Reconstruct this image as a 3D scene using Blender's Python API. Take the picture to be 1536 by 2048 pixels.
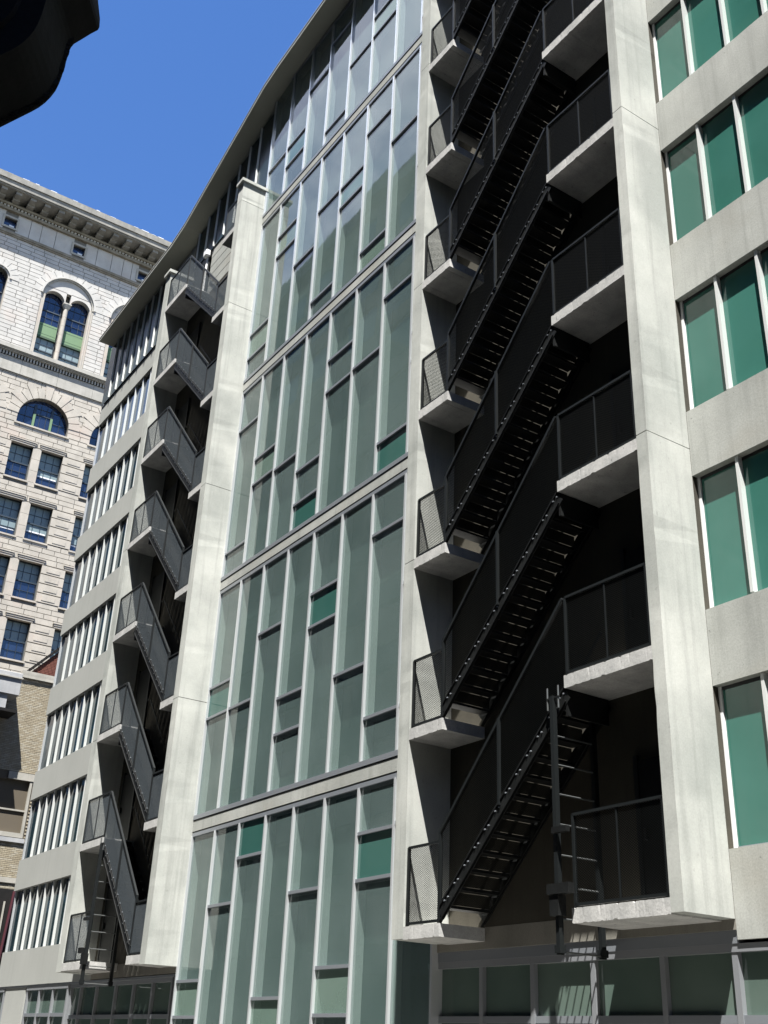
import bpy, bmesh, math, random
from math import radians as R_, pi, sin, cos, sqrt
from mathutils import Matrix, Vector

for o in list(bpy.data.objects):
    bpy.data.objects.remove(o)
sc = bpy.context.scene
COL = sc.collection
rnd = random.Random(7)
ZO = 1.6                      # eye height above the street; heights below are measured from the eye

# ------------------------------------------------------------------ camera
cam_d = bpy.data.cameras.new('camera')
cam = bpy.data.objects.new('camera', cam_d)
COL.objects.link(cam)
p_, r_, y_ = R_(26.43477844), R_(2.53271342), R_(56.9789139)
B_ = Matrix(((1, 0, 0), (0, 0, -1), (0, 1, 0)))
Ry = Matrix(((cos(y_), -sin(y_), 0), (sin(y_), cos(y_), 0), (0, 0, 1)))
Rx = Matrix(((1, 0, 0), (0, cos(p_), sin(p_)), (0, -sin(p_), cos(p_))))
Rz = Matrix(((cos(r_), -sin(r_), 0), (sin(r_), cos(r_), 0), (0, 0, 1)))
RC = Rz @ Rx @ (B_ @ Ry.transposed())
m3 = Matrix((RC[0], -RC[1], -RC[2])).transposed()
cam.matrix_world = Matrix.Translation((0, 0, ZO)) @ m3.to_4x4()
cam_d.sensor_fit = 'VERTICAL'
cam_d.sensor_height = 24.0
cam_d.sensor_width = 18.0
cam_d.lens = 24.0 * 2186.54 / 2048.0
cam_d.clip_start, cam_d.clip_end = 0.1, 3000
sc.camera = cam
sc.render.resolution_x, sc.render.resolution_y = 768, 1024

# ------------------------------------------------------------------ light
SUN = Vector((1.28, -1.0, 3.62)).normalized()
sun_d = bpy.data.lights.new('sun', 'SUN')
sun_d.energy, sun_d.angle, sun_d.color = 5.0, R_(0.53), (1.0, 0.975, 0.925)
sun = bpy.data.objects.new('sun', sun_d)
COL.objects.link(sun)
sun.location = (20, -20, 80)
sun.rotation_euler = SUN.to_track_quat('Z', 'Y').to_euler()

world = bpy.data.worlds.new('World')
sc.world = world
world.use_nodes = True
nt = world.node_tree
nt.nodes.clear()
out = nt.nodes.new('ShaderNodeOutputWorld')
bg = nt.nodes.new('ShaderNodeBackground')
sky = nt.nodes.new('ShaderNodeTexSky')
sky.sky_type = 'NISHITA'
sky.sun_disc = False
sky.sun_elevation = math.asin(SUN.z)
sky.sun_rotation = math.atan2(SUN.x, SUN.y)
sky.altitude = 200
sky.air_density, sky.dust_density, sky.ozone_density = 1.0, 0.0, 4.0
bg.inputs['Strength'].default_value = 0.067
hs = nt.nodes.new('ShaderNodeHueSaturation')
hs.inputs['Saturation'].default_value = 1.18
hs.inputs['Hue'].default_value = 0.508
tc = nt.nodes.new('ShaderNodeTexCoord')
# broken fair-weather cloud on the street's far side of the sky; the part over the roofs in view is clear
cn = nt.nodes.new('ShaderNodeTexNoise')
cn.inputs['Scale'].default_value, cn.inputs['Detail'].default_value, cn.inputs['Roughness'].default_value = 2.6, 7.0, 0.58
cr = nt.nodes.new('ShaderNodeValToRGB')
cr.color_ramp.elements[0].position, cr.color_ramp.elements[1].position = 0.42, 0.68
sp = nt.nodes.new('ShaderNodeSeparateXYZ')
mr = nt.nodes.new('ShaderNodeMapRange')
mr.inputs['From Min'].default_value, mr.inputs['From Max'].default_value = -0.12, -0.38
mu = nt.nodes.new('ShaderNodeMath'); mu.operation = 'MULTIPLY'
mix = nt.nodes.new('ShaderNodeMixRGB')
mix.inputs['Color2'].default_value = (13.0, 13.6, 14.4, 1)
L = nt.links.new
L(tc.outputs['Generated'], cn.inputs['Vector']); L(cn.outputs['Fac'], cr.inputs['Fac'])
L(tc.outputs['Generated'], sp.inputs[0]); L(sp.outputs['Y'], mr.inputs['Value'])
L(cr.outputs['Color'], mu.inputs[0]); L(mr.outputs[0], mu.inputs[1])
L(sky.outputs[0], hs.inputs['Color']); L(hs.outputs[0], mix.inputs['Color1']); L(mu.outputs[0], mix.inputs['Fac'])
L(mix.outputs[0], bg.inputs['Color']); L(bg.outputs[0], out.inputs['Surface'])

sc.view_settings.view_transform = 'Standard'
sc.view_settings.look = 'None'
sc.view_settings.gamma = 1.0
sc.view_settings.exposure = 1.85
sc.view_settings.use_curve_mapping = False
sc.cycles.use_denoising = True
sc.cycles.max_bounces = 7
sc.cycles.transparent_max_bounces = 24
sc.cycles.caustics_reflective = True

# ------------------------------------------------------------------ materials
def newmat(name):
    m = bpy.data.materials.new(name)
    m.use_nodes = True
    return m, m.node_tree, m.node_tree.nodes['Principled BSDF']

def pmat(name, col, rough=0.6, metal=0.0, spec=0.5, ior=1.5, coat=0.0):
    m, t, b = newmat(name)
    b.inputs['Base Color'].default_value = (*col, 1)
    b.inputs['Roughness'].default_value = rough
    b.inputs['Metallic'].default_value = metal
    b.inputs['Specular IOR Level'].default_value = spec
    b.inputs['IOR'].default_value = ior
    b.inputs['Coat Weight'].default_value = coat
    return m

def rough_mat(name, c1, c2, scale=1.2, streak=0.0, grain=0.25, rough=0.85, bump=0.25, pits=0.0, warm=None):
    """mottled mineral surface in world space: broad stains, rain streaks, fine grain, pits"""
    m, t, b = newmat(name)
    N, Lk = t.nodes.new, t.links.new
    geo = N('ShaderNodeNewGeometry')
    def noise(sx, sy, sz, detail=4, rg=0.55):
        mp = N('ShaderNodeMapping'); mp.inputs['Scale'].default_value = (sx, sy, sz)
        Lk(geo.outputs['Position'], mp.inputs['Vector'])
        n = N('ShaderNodeTexNoise'); n.inputs['Scale'].default_value = 1.0
        n.inputs['Detail'].default_value, n.inputs['Roughness'].default_value = detail, rg
        Lk(mp.outputs[0], n.inputs['Vector'])
        return n.outputs['Fac']
    def ramp(f, a, bb):
        r = N('ShaderNodeMapRange'); r.inputs['From Min'].default_value, r.inputs['From Max'].default_value = a, bb
        Lk(f, r.inputs['Value']); return r.outputs[0]
    def mixc(f, a, bcol, mode='MIX'):
        x = N('ShaderNodeMixRGB'); x.blend_type = mode
        if isinstance(f, float): x.inputs['Fac'].default_value = f
        else: Lk(f, x.inputs['Fac'])
        for k, v in ((1, a), (2, bcol)):
            if isinstance(v, tuple): x.inputs[k].default_value = (*v, 1)
            else: Lk(v, x.inputs[k])
        return x.outputs[0]
    col = mixc(ramp(noise(scale, scale, scale * .8), .35, .68), c1, c2)
    if streak:
        st = ramp(noise(5.5, 5.5, .22, 5, .6), .5, .72)
        mm = N('ShaderNodeMath'); mm.operation = 'MULTIPLY'; mm.inputs[1].default_value = streak
        Lk(st, mm.inputs[0])
        col = mixc(mm.outputs[0], col, tuple(c * .62 for c in c1))
    if warm:
        wf = N('ShaderNodeMath'); wf.operation = 'MULTIPLY'; wf.inputs[1].default_value = .55
        Lk(ramp(noise(.55, .55, .7, 3), .52, .7), wf.inputs[0])
        col = mixc(wf.outputs[0], col, warm)
    g = N('ShaderNodeMapRange')
    fine = noise(38, 38, 38, 3, .7)
    Lk(fine, g.inputs['Value'])
    g.inputs['From Min'].default_value, g.inputs['From Max'].default_value = .3, .7
    g.inputs['To Min'].default_value, g.inputs['To Max'].default_value = 1 - grain, 1 + grain * .4
    gm = N('ShaderNodeVectorMath'); gm.operation = 'MULTIPLY'
    cb = N('ShaderNodeCombineXYZ')
    for k in range(3): Lk(g.outputs[0], cb.inputs[k])
    Lk(col, gm.inputs[0]); Lk(cb.outputs[0], gm.inputs[1])
    col = gm.outputs[0]
    if pits:
        pm = N('ShaderNodeMath'); pm.operation = 'MULTIPLY'; pm.inputs[1].default_value = pits
        Lk(ramp(noise(11, 11, 11, 2), .69, .74), pm.inputs[0])
        col = mixc(pm.outputs[0], col, tuple(c * .4 for c in c1))
    Lk(col, b.inputs['Base Color'])
    b.inputs['Roughness'].default_value = rough
    b.inputs['Specular IOR Level'].default_value = .25
    bp = N('ShaderNodeBump'); bp.inputs['Strength'].default_value = bump; bp.inputs['Distance'].default_value = .02
    Lk(noise(16, 16, 16, 6, .65), bp.inputs['Height']); Lk(bp.outputs[0], b.inputs['Normal'])
    return m

def glass_mat(name, c1, c2, ior=1.9, rough=.03, wav=.012):
    """coated / back painted facade glass: a dim body colour under a mirror coat, slightly wavy and dusty"""
    m, t, b = newmat(name)
    N, Lk = t.nodes.new, t.links.new
    geo = N('ShaderNodeNewGeometry')
    oi = N('ShaderNodeObjectInfo')
    n = N('ShaderNodeTexNoise'); n.inputs['Scale'].default_value = .55; n.inputs['Detail'].default_value = 4
    Lk(geo.outputs['Position'], n.inputs['Vector'])
    r = N('ShaderNodeMapRange'); r.inputs['From Min'].default_value, r.inputs['From Max'].default_value = .3, .7
    Lk(n.outputs['Fac'], r.inputs['Value'])
    ad = N('ShaderNodeMath'); ad.operation = 'ADD'
    oo = N('ShaderNodeMath'); oo.operation = 'MULTIPLY_ADD'; oo.inputs[1].default_value, oo.inputs[2].default_value = .8, -.4
    Lk(oi.outputs['Random'], oo.inputs[0]); Lk(r.outputs[0], ad.inputs[0]); Lk(oo.outputs[0], ad.inputs[1])
    ad.use_clamp = True
    x = N('ShaderNodeMixRGB'); x.inputs[1].default_value, x.inputs[2].default_value = (*c1, 1), (*c2, 1)
    Lk(ad.outputs[0], x.inputs['Fac']); Lk(x.outputs[0], b.inputs['Base Color'])
    b.inputs['Roughness'].default_value = rough
    b.inputs['IOR'].default_value = ior
    bp = N('ShaderNodeBump'); bp.inputs['Strength'].default_value = wav; bp.inputs['Distance'].default_value = .4
    n2 = N('ShaderNodeTexNoise'); n2.inputs['Scale'].default_value = .9; n2.inputs['Detail'].default_value = 2
    Lk(geo.outputs['Position'], n2.inputs['Vector']); Lk(n2.outputs['Fac'], bp.inputs['Height']); Lk(bp.outputs[0], b.inputs['Normal'])
    return m

def film_mat(name, c1, c2, clear, ior=1.9):
    """coated glass with a milky film: part of the light is scattered by the film, part passes to the reveal behind"""
    m = glass_mat(name, c1, c2, ior, .5, .004)
    t = m.node_tree; N, Lk = t.nodes.new, t.links.new
    b = t.nodes['Principled BSDF']
    b.inputs['Specular IOR Level'].default_value = 0.0
    nrm = b.inputs['Normal'].links[0].from_socket
    tr = N('ShaderNodeBsdfTransparent'); tr.inputs['Color'].default_value = (.80, .91, .875, 1)
    m1 = N('ShaderNodeMixShader'); m1.inputs['Fac'].default_value = clear
    Lk(b.outputs[0], m1.inputs[1]); Lk(tr.outputs[0], m1.inputs[2])
    gl = N('ShaderNodeBsdfGlossy'); gl.inputs['Roughness'].default_value = .02; Lk(nrm, gl.inputs['Normal'])
    fr = N('ShaderNodeFresnel'); fr.inputs['IOR'].default_value = ior
    m2 = N('ShaderNodeMixShader'); Lk(fr.outputs[0], m2.inputs[0]); Lk(m1.outputs[0], m2.inputs[1]); Lk(gl.outputs[0], m2.inputs[2])
    ge = N('ShaderNodeNewGeometry')                    # the film is on the outer face; the inner face of the pane is plain clear glass
    tc2 = N('ShaderNodeBsdfTransparent'); m3 = N('ShaderNodeMixShader')
    Lk(ge.outputs['Backfacing'], m3.inputs[0]); Lk(m2.outputs[0], m3.inputs[1]); Lk(tc2.outputs[0], m3.inputs[2])
    Lk(m3.outputs[0], t.nodes['Material Output'].inputs['Surface'])
    return m

def mesh_mat(name, col, pu, pv, keep):
    """expanded metal: an open diamond lattice"""
    m, t, b = newmat(name)
    N, Lk = t.nodes.new, t.links.new
    geo = N('ShaderNodeNewGeometry'); s = N('ShaderNodeSeparateXYZ'); Lk(geo.outputs['Position'], s.inputs[0])
    def math(op, a, c=None):
        q = N('ShaderNodeMath'); q.operation = op
        for i, v in enumerate((a, c)):
            if v is None: continue
            if isinstance(v, (int, float)): q.inputs[i].default_value = v
            else: Lk(v, q.inputs[i])
        return q.outputs[0]
    u = math('DIVIDE', math('ADD', s.outputs['X'], s.outputs['Y']), pu)
    v = math('DIVIDE', s.outputs['Z'], pv)
    f1 = math('ABSOLUTE', math('SUBTRACT', math('FRACT', math('ADD', u, v)), .5))
    f2 = math('ABSOLUTE', math('SUBTRACT', math('FRACT', math('SUBTRACT', u, v)), .5))
    al = math('GREATER_THAN', math('MAXIMUM', f1, f2), keep)
    Lk(al, b.inputs['Alpha'])
    b.inputs['Base Color'].default_value = (*col, 1)
    b.inputs['Roughness'].default_value = .6
    b.inputs['Specular IOR Level'].default_value = .06
    return m

M = {}
M['concrete'] = rough_mat('facade_concrete', (.265, .273, .255), (.350, .357, .335), .9, .42, .16, .9, .12, .55, (.28, .27, .235))
M['concrete_wing'] = rough_mat('painted_concrete', (.280, .287, .270), (.312, .317, .300), .5, .14, .06, .85, .04, 0)
M['buttress'] = rough_mat('buttress_concrete', (.29, .302, .282), (.435, .442, .412), .75, .44, .10, .9, .08, .2)
M['slab'] = rough_mat('landing_concrete', (.33, .33, .32), (.45, .445, .43), 3.0, .15, .18, .9, .25, .6)
M['backwall'] = rough_mat('shaded_recess_wall', (.044, .040, .031), (.068, .062, .048), .8, .25, .18, .9, .12, .2)  # same concrete as the facade; the bay's shade is put into this colour
M['band'] = rough_mat('shaded_band_concrete', (.15, .145, .125), (.21, .20, .175), .9, .3, .15, .9, .1, .2)  # same wall below the landings, with less of the shade in its colour
M['gl_top'] = pmat('attic_glass', (.008, .022, .026), .25, 0, .4, 1.3)
M['fin_top'] = pmat('attic_fin', (.66, .68, .66), .5, 0, .3)
M['soffit'] = rough_mat('eave_soffit', (.29, .295, .25), (.335, .338, .29), .6, 0, .05, .8, .05)
M['fascia'] = pmat('eave_fascia', (.38, .38, .34), .5)
M['gasket'] = pmat('black_gasket', (.010, .010, .012), .6)
M['alu'] = pmat('aluminium_mullion', (.66, .68, .70), .15, .55, .6)
M['alu_shop'] = pmat('shopfront_frame', (.24, .25, .265), .35, .3)
M['alu_dark'] = pmat('aluminium_transom', (.21, .225, .245), .3, .3)
M['white'] = pmat('white_paint', (.66, .66, .66), .4)
M['fin_alu'] = pmat('window_fin_aluminium', (.78, .80, .78), .18, .40, .6)
M['iron'] = rough_mat('black_iron', (.006, .0065, .0065), (.011, .012, .012), 4, 0, .3, .5, .1)
M['rail'] = pmat('iron_rail', (.0085, .0105, .011), .45, .2)
M['rail_w'] = pmat('pale_iron_rung', (.16, .17, .17), .35, .6)  # much paler than the rails
M['emesh'] = mesh_mat('expanded_metal_lit', (.070, .082, .092), .045, .030, .37)  # left escape: the sunlit look of the mesh is put into its colour
M['emesh_d'] = mesh_mat('expanded_metal_shaded', (.0035, .004, .004), .050, .034, .41)  # right escape: same mesh with the shade put into its colour
M['fmesh_d'] = mesh_mat('expanded_metal_stair_shaded', (.003, .0035, .0035), .050, .034, .45)  # right flights: shade in the colour again, wider openings
M['rmesh'] = mesh_mat('riser_metal', (.016, .016, .014), .05, .034, .10)
M['gl_clear'] = film_mat('curtain_glass', (.112, .164, .158), (.165, .225, .218), .52, 1.95)
M['lining'] = pmat('reveal_lining', (.54, .55, .545), .6)
M['reveal'] = pmat('reveal_back', (.045, .07, .062), .7)
M['gl_green'] = glass_mat('curtain_glass_green', (.027, .086, .073), (.040, .105, .09), 1.7)
M['gl_pale'] = film_mat('curtain_glass_pale', (.15, .23, .19), (.19, .27, .23), .36, 1.8)
M['gl_teal'] = glass_mat('window_glass_teal', (.026, .104, .082), (.042, .138, .112), 1.65)
M['gl_navy'] = glass_mat('window_glass_navy', (.006, .017, .022), (.012, .028, .033), 1.55)
M['gl_street'] = glass_mat('shop_glass', (.06, .092, .078), (.10, .135, .115), 1.7)
M['gl_blue'] = glass_mat('sash_glass', (.008, .015, .040), (.014, .024, .055), 1.75, .03, .03)
M['shade'] = pmat('window_shade', (.14, .19, .205), .5)
M['sash'] = pmat('sash_dark', (.014, .025, .036), .5)
M['sash_green'] = pmat('sash_green', (.085, .155, .07), .6)
M['sash_dgreen'] = pmat('sash_dark_green', (.012, .04, .012), .6)
M['stone'] = rough_mat('limestone', (.335, .325, .303), (.41, .395, .367), 1.1, .1, .10, .9, .15, .1, (.41, .36, .32))
M['stone2'] = rough_mat('limestone_warm', (.305, .282, .245), (.38, .35, .304), 1.1, .12, .10, .9, .15, .1, (.38, .31, .265))
M['joint'] = pmat('stone_joint', (.11, .105, .095), .95)
M['trim'] = rough_mat('limestone_trim', (.27, .26, .23), (.34, .325, .29), 1.4, .35, .12, .9, .15, .1)
M['trim_w'] = rough_mat('weathered_cornice', (.16, .155, .14), (.23, .22, .195), 1.6, .4, .15, .9, .15, .2)
M['trim_b'] = rough_mat('stained_course', (.16, .14, .105), (.24, .215, .17), 1.6, .2, .12, .9, .15)
M['tan'] = rough_mat('tan_brick', (.25, .215, .155), (.31, .272, .20), 2.5, .1, .15, .95, .15)
M['tan2'] = rough_mat('tan_brick_pale', (.30, .27, .21), (.345, .315, .25), 2.5, .1, .15, .95, .15)
M['mortar'] = pmat('dark_mortar', (.085, .07, .05), .95)
M['red'] = rough_mat('red_brick', (.095, .034, .026), (.135, .055, .04), 3, .1, .2, .95, .15)
M['greystone'] = rough_mat('grey_stone', (.27, .275, .285), (.33, .335, .34), 1.5, .2, .1, .9, .1)
M['asphalt'] = rough_mat('asphalt', (.040, .040, .040), (.055, .055, .053), 2, 0, .3, .95, .3)
M['paving'] = rough_mat('paving', (.20, .195, .18), (.26, .25, .235), 1.5, 0, .2, .95, .2)
M['dark_shaded'] = rough_mat('dark_shaded_stone', (.006, .006, .006), (.011, .010, .010), 3, .2, .3, .9, .3)  # bracket's shade against the sky put into the colour; also dark coping and shopfront
M['nearwall'] = rough_mat('dark_brownstone', (.085, .083, .077), (.13, .125, .115), 1, .2, .2, .9, .3)
M['red_metal'] = pmat('red_painted_metal', (.05, .008, .014), .5)

# ------------------------------------------------------------------ mesh helpers
class MB:
    def __init__(s): s.v, s.f = [], []
    def quadbox(s, c):
        n = len(s.v); s.v += c
        s.f += [(n, n+3, n+2, n+1), (n+4, n+5, n+6, n+7), (n, n+1, n+5, n+4), (n+1, n+2, n+6, n+5), (n+2, n+3, n+7, n+6), (n+3, n, n+4, n+7)]
        return s
    def box(s, x0, x1, y0, y1, z0, z1):
        return s.quadbox([(x0, y0, z0), (x1, y0, z0), (x1, y1, z0), (x0, y1, z0), (x0, y0, z1), (x1, y0, z1), (x1, y1, z1), (x0, y1, z1)])
    def bar(s, p, q, w, h, up=(0, 0, 1)):
        p, q = Vector(p), Vector(q); d = (q - p).normalized(); u = Vector(up)
        a = d.cross(u)
        if a.length < 1e-4: a = d.cross(Vector((0, 1, 0)))
        a.normalize(); b = a.cross(d).normalized(); a = a * w / 2; b = b * h / 2
        c = [tuple(p + i * a + j * b) for i, j in ((-1, -1), (1, -1), (1, 1), (-1, 1))] + [tuple(q + i * a + j * b) for i, j in ((-1, -1), (1, -1), (1, 1), (-1, 1))]
        return s.quadbox(c)
    def tube(s, p, q, r, n=8, r2=None):
        p, q = Vector(p), Vector(q); d = (q - p).normalized()
        a = d.cross(Vector((0, 0, 1)))
        if a.length < 1e-4: a = Vector((1, 0, 0))
        a.normalize(); b = d.cross(a); k = len(s.v)
        for c, rr in ((p, r), (q, r2 or r)):
            for i in range(n):
                t = 2 * pi * i / n; s.v.append(tuple(c + a * rr * cos(t) + b * rr * sin(t)))
        for i in range(n):
            j = (i + 1) % n; s.f.append((k+i, k+j, k+n+j, k+n+i))
        s.f.append(tuple(range(k+n-1, k-1, -1))); s.f.append(tuple(range(k+n, k+2*n)))
        return s
    def prism(s, poly, fn0, fn1):
        """poly of 2D points; fn0/fn1 map (a, b) to 3D for the two caps"""
        n = len(poly); k = len(s.v)
        s.v += [fn0(*p) for p in poly] + [fn1(*p) for p in poly]
        for i in range(n):
            j = (i + 1) % n; s.f.append((k+i, k+j, k+n+j, k+n+i))
        s.f.append(tuple(range(k+n-1, k-1, -1))); s.f.append(tuple(range(k+n, k+2*n)))
        return s
    def prismX(s, poly, x0, x1): return s.prism(poly, lambda a, b: (x0, a, b), lambda a, b: (x1, a, b))
    def prismY(s, poly, y0, y1): return s.prism(poly, lambda a, b: (a, y0, b), lambda a, b: (a, y1, b))
    def rough(s, x0, x1, y0, y1, z0, z1, axis, seg, jit, jb=None):
        """a bar along an axis whose long edges are slightly ragged"""
        k = len(s.v); jb = jit if jb is None else jb
        for i in range(seg + 1):
            t = i / seg
            def j(): return (rnd.random() * jit * 1.6) if rnd.random() < .14 else rnd.random() * jit * .18
            if axis == 'x':
                x = x0 + (x1 - x0) * t
                s.v += [(x, y0 + j() * .15, z0 + j()), (x, y1, z0), (x, y1, z1), (x, y0 + j() * .3, z1 - j())]
            else:
                z = z0 + (z1 - z0) * t
                s.v += [(x0 + abs(j()), y0 + abs(j()) * .6, z), (x1 - abs(j()), y0 + abs(j()) * .6, z), (x1, y1, z), (x0, y1, z)]
        for i in range(seg):
            a, b = k + 4 * i, k + 4 * i + 4
            for q in range(4):
                r = (q + 1) % 4; s.f.append((a + q, a + r, b + r, b + q))
        s.f.append((k, k+3, k+2, k+1)); e = k + 4 * seg; s.f.append((e, e+1, e+2, e+3))
        return s
    def mesh(s, name, off=(0, 0, 0), bevel=0.0):
        me = bpy.data.meshes.new(name)
        ox, oy, oz = off
        me.from_pydata([(x - ox, y - oy, z + ZO - oz) for x, y, z in s.v], [], s.f)
        bm = bmesh.new(); bm.from_mesh(me)
        bmesh.ops.recalc_face_normals(bm, faces=bm.faces)
        if bevel:
            bmesh.ops.bevel(bm, geom=list(bm.edges), offset=bevel, segments=1, affect='EDGES')
        bm.to_mesh(me); bm.free()
        return me

WL = {}                                   # world location of every object made here
def link(o, parent, loc):
    COL.objects.link(o)
    pl = WL[parent.name] if parent else Vector((0, 0, 0))
    o.parent = parent
    o.location = Vector(loc) - pl
    WL[o.name] = Vector(loc)
    return o

def tag(o, label=None, cat=None, group=None, kind=None):
    if label: o['label'] = label
    if cat: o['category'] = cat
    if group: o['group'] = group
    if kind: o['kind'] = kind
    return o

def empty(name, loc, parent=None):
    o = bpy.data.objects.new(name, None); o.empty_display_size = .3
    return link(o, parent, (loc[0], loc[1], loc[2] + ZO))

def build(mb, name, mat, parent=None, bevel=0.0, kind=None, at=None):
    loc = Vector(at) + Vector((0, 0, ZO)) if at else (WL[parent.name] if parent else Vector((0, 0, 0)))
    me = mb.mesh(name, loc, bevel)
    me.materials.append(mat)
    o = bpy.data.objects.new(name, me)
    if kind: o['kind'] = kind
    return link(o, parent, loc)

_cache = {}
def piece(name, mat, parent, x0, x1, y0, y1, z0, z1, bevel=0.0):
    """one box piece; alike pieces share their mesh"""
    d = (round(x1 - x0, 3), round(y1 - y0, 3), round(z1 - z0, 3), mat.name, bevel, name)
    if d not in _cache:
        a, b, c = d[0] / 2, d[1] / 2, d[2] / 2
        mb = MB().box(-a, a, -b, b, -c, c)
        me = mb.mesh(name, (0, 0, ZO), bevel); me.materials.append(mat)
        _cache[d] = me
    o = bpy.data.objects.new(name, _cache[d])
    return link(o, parent, ((x0 + x1) / 2, (y0 + y1) / 2, (z0 + z1) / 2 + ZO))

def copy_tree(o, delta, parent=None):
    c = o.copy(); COL.objects.link(c)
    w = WL[o.name] + Vector(delta)
    WL[c.name] = w
    c.parent = parent
    c.location = w - (WL[parent.name] if parent else Vector((0, 0, 0)))
    for ch in list(o.children):
        copy_tree(ch, delta, c)
    return c

# ------------------------------------------------------------------ ground
YW = 12.0                                  # main facade plane
YF = 11.06                                 # front of buttresses and landings
tag(build(MB().box(-500, 500, -500, 500, -2.2, -1.75), 'ground', M['paving']), kind='structure')
tag(build(MB().box(-500, 500, 1.2, 8.4, -1.75, -1.72), 'street', M['asphalt']), kind='structure')
tag(build(MB().box(-57, -44, 8.4, 400, -1.75, -1.72), 'cross_street', M['asphalt']), kind='structure')
tag(build(MB().box(-44, 60, 8.4, 12.6, -1.75, -1.6), 'pavement', M['paving']), kind='structure')
tag(build(MB().box(-170, 60, -8.25, 1.2, -1.75, -1.6), 'pavement', M['paving']), kind='structure')
mb = MB()
for i in range(26):
    mb.box(-43 + i * 4, -41 + i * 4, 4.74, 4.86, -1.72, -1.716)
tag(build(mb, 'lane_marking', M['white']), kind='structure')

EAVE = [(-41.5, 28.28), (-33.7, 28.46), (-32.5, 28.66), (-26.4, 30.74), (-25.4, 30.87), (-21.0, 31.12), (-16.5, 31.18), (-10, 30.4), (-5, 30.3), (8, 30.3)]
def roof_z(x):
    for (xa, za), (xb, zb) in zip(EAVE, EAVE[1:]):
        if xa <= x <= xb: return za + (zb - za) * (x - xa) / (xb - xa)
    return EAVE[0][1] if x < EAVE[0][0] else EAVE[-1][1]
# ------------------------------------------------------------------ the concrete loft building
LB = tag(empty('loft_building', (-18, YW, -1.6)), 'pale concrete loft building with a tall staggered glass curtain wall and projecting buttresses', 'building')
# body behind the facade
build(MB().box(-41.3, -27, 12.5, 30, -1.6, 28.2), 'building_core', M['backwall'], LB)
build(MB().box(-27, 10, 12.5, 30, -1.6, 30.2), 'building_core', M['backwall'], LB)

# --- back walls of the two fire escape bays
def backwall(x0, x1, z0, z1):
    piece('rear_wall', M['backwall'], LB, x0, x1, YW, 12.5, z0, z1)
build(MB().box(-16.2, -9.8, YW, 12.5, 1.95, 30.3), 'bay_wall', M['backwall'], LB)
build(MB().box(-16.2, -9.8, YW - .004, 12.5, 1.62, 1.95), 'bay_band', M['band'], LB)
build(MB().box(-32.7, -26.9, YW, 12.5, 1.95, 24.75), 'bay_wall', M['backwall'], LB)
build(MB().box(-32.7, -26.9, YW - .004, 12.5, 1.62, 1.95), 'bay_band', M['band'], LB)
build(MB().box(-16.2, -9.8, YW + .02, 12.5, 1.46, 1.62), 'bay_lintel', M['alu_dark'], LB)

# --- right wing: spandrels and teal strip windows
ZR = 3.352
RX0, RX1 = -9.795, 6.0
heads = [4.835 + ZR * k for k in range(8)]
sills = [2.62 + 3.36 * k for k in range(8)]
def spandrel(x0, x1, z0, z1, mat, seg=60, jit=.006):
    mb = MB().rough(x0, x1, YW, 12.5, z0, z1, 'x', seg, jit)
    return build(mb, 'spandrel', mat, LB)
spandrel(RX0, RX1, 1.5, sills[0], M['concrete'])
for k in range(7):
    spandrel(RX0, RX1, heads[k], sills[k + 1], M['concrete'])
spandrel(RX0, RX1, heads[7], 30.25, M['concrete'])
for k in range(8):
    z0, z1 = sills[k], heads[k]
    w = build(MB().box(RX0 + .0, RX0 + .05, 12.102, 12.30, z0 + .02, z1), 'window', M['white'], LB)   # jamb frame
    build(MB().box(RX0 + .055, RX1, 12.12, 12.30, z0, z0 + .035), 'sill_frame', M['alu_dark'], w)
    build(MB().box(RX0 + .055, RX1, 12.125, 12.30, z1 - .05, z1), 'head_frame', M['gasket'], w)
    x = RX0 + .055
    nx = -8.985
    i = 0
    while x < RX1 - .1:
        e = min(nx, RX1)
        pn = piece('pane', M['gl_teal'], w, x, e, 12.135, 12.16, z0 + .035, z1 - .05)
        pn.rotation_euler = ((rnd.random() - .5) * .006, 0, (rnd.random() - .5) * .012)
        if e < RX1 - .05:
            piece('fin', M['fin_alu'], w, e - .025, e + .025, 12.03, 12.133, z0 + .035, z1 - .004)
        x = e; nx += .805

# --- left wing: spandrels, blue-black glass and deep fins, wrapped round the corner
LX0, LX1 = -41.78, -35.76
lheads = [4.78, 8.0, 11.25, 14.49, 17.73, 20.96, 24.22]
lsills = [2.72, 5.84, 9.06, 12.32, 15.55, 18.80, 22.09, 25.20]
spandrel(LX0, LX1, 1.6, lsills[0], M['concrete_wing'], 20, .004)
for k in range(7):
    spandrel(LX0, LX1, lheads[k], lsills[k + 1], M['concrete_wing'], 30, .004)
build(MB().box(LX1, -32.7, YW, 12.5, 1.6, 28.3), 'pier_wall', M['concrete_wing'], LB)
for k in range(8):
    z0 = lsills[k]; z1 = lheads[k] if k < 7 else 28.27
    w = build(MB().box(LX0 + .03, LX0 + .09, 12.06, 12.42, z0, z1), 'window', M['alu'], LB)
    build(MB().box(LX0 + .06, LX0 + .085, 12.42, 20.0, z0, z1), 'corner_pane', M['gl_navy'], w)
    xs = [-36.05 - .782 * i for i in range(7)]
    ed = [LX1] + xs + [LX0 + .09]
    for a, b in zip(ed, ed[1:]):
        yp = 12.13 if k < 7 else 11.95
        piece('pane', M['gl_navy'] if k < 7 else M['gl_top'], w, b, a, yp, yp + .02, z0, z1)
    for x in xs:
        piece('fin', M['fin_alu'] if k < 7 else M['fin_top'], w, x - .02, x + .02, 12.045 if k < 7 else 11.885, 12.128 if k < 7 else 11.948, z0 + .005, z1 - .005)

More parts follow.
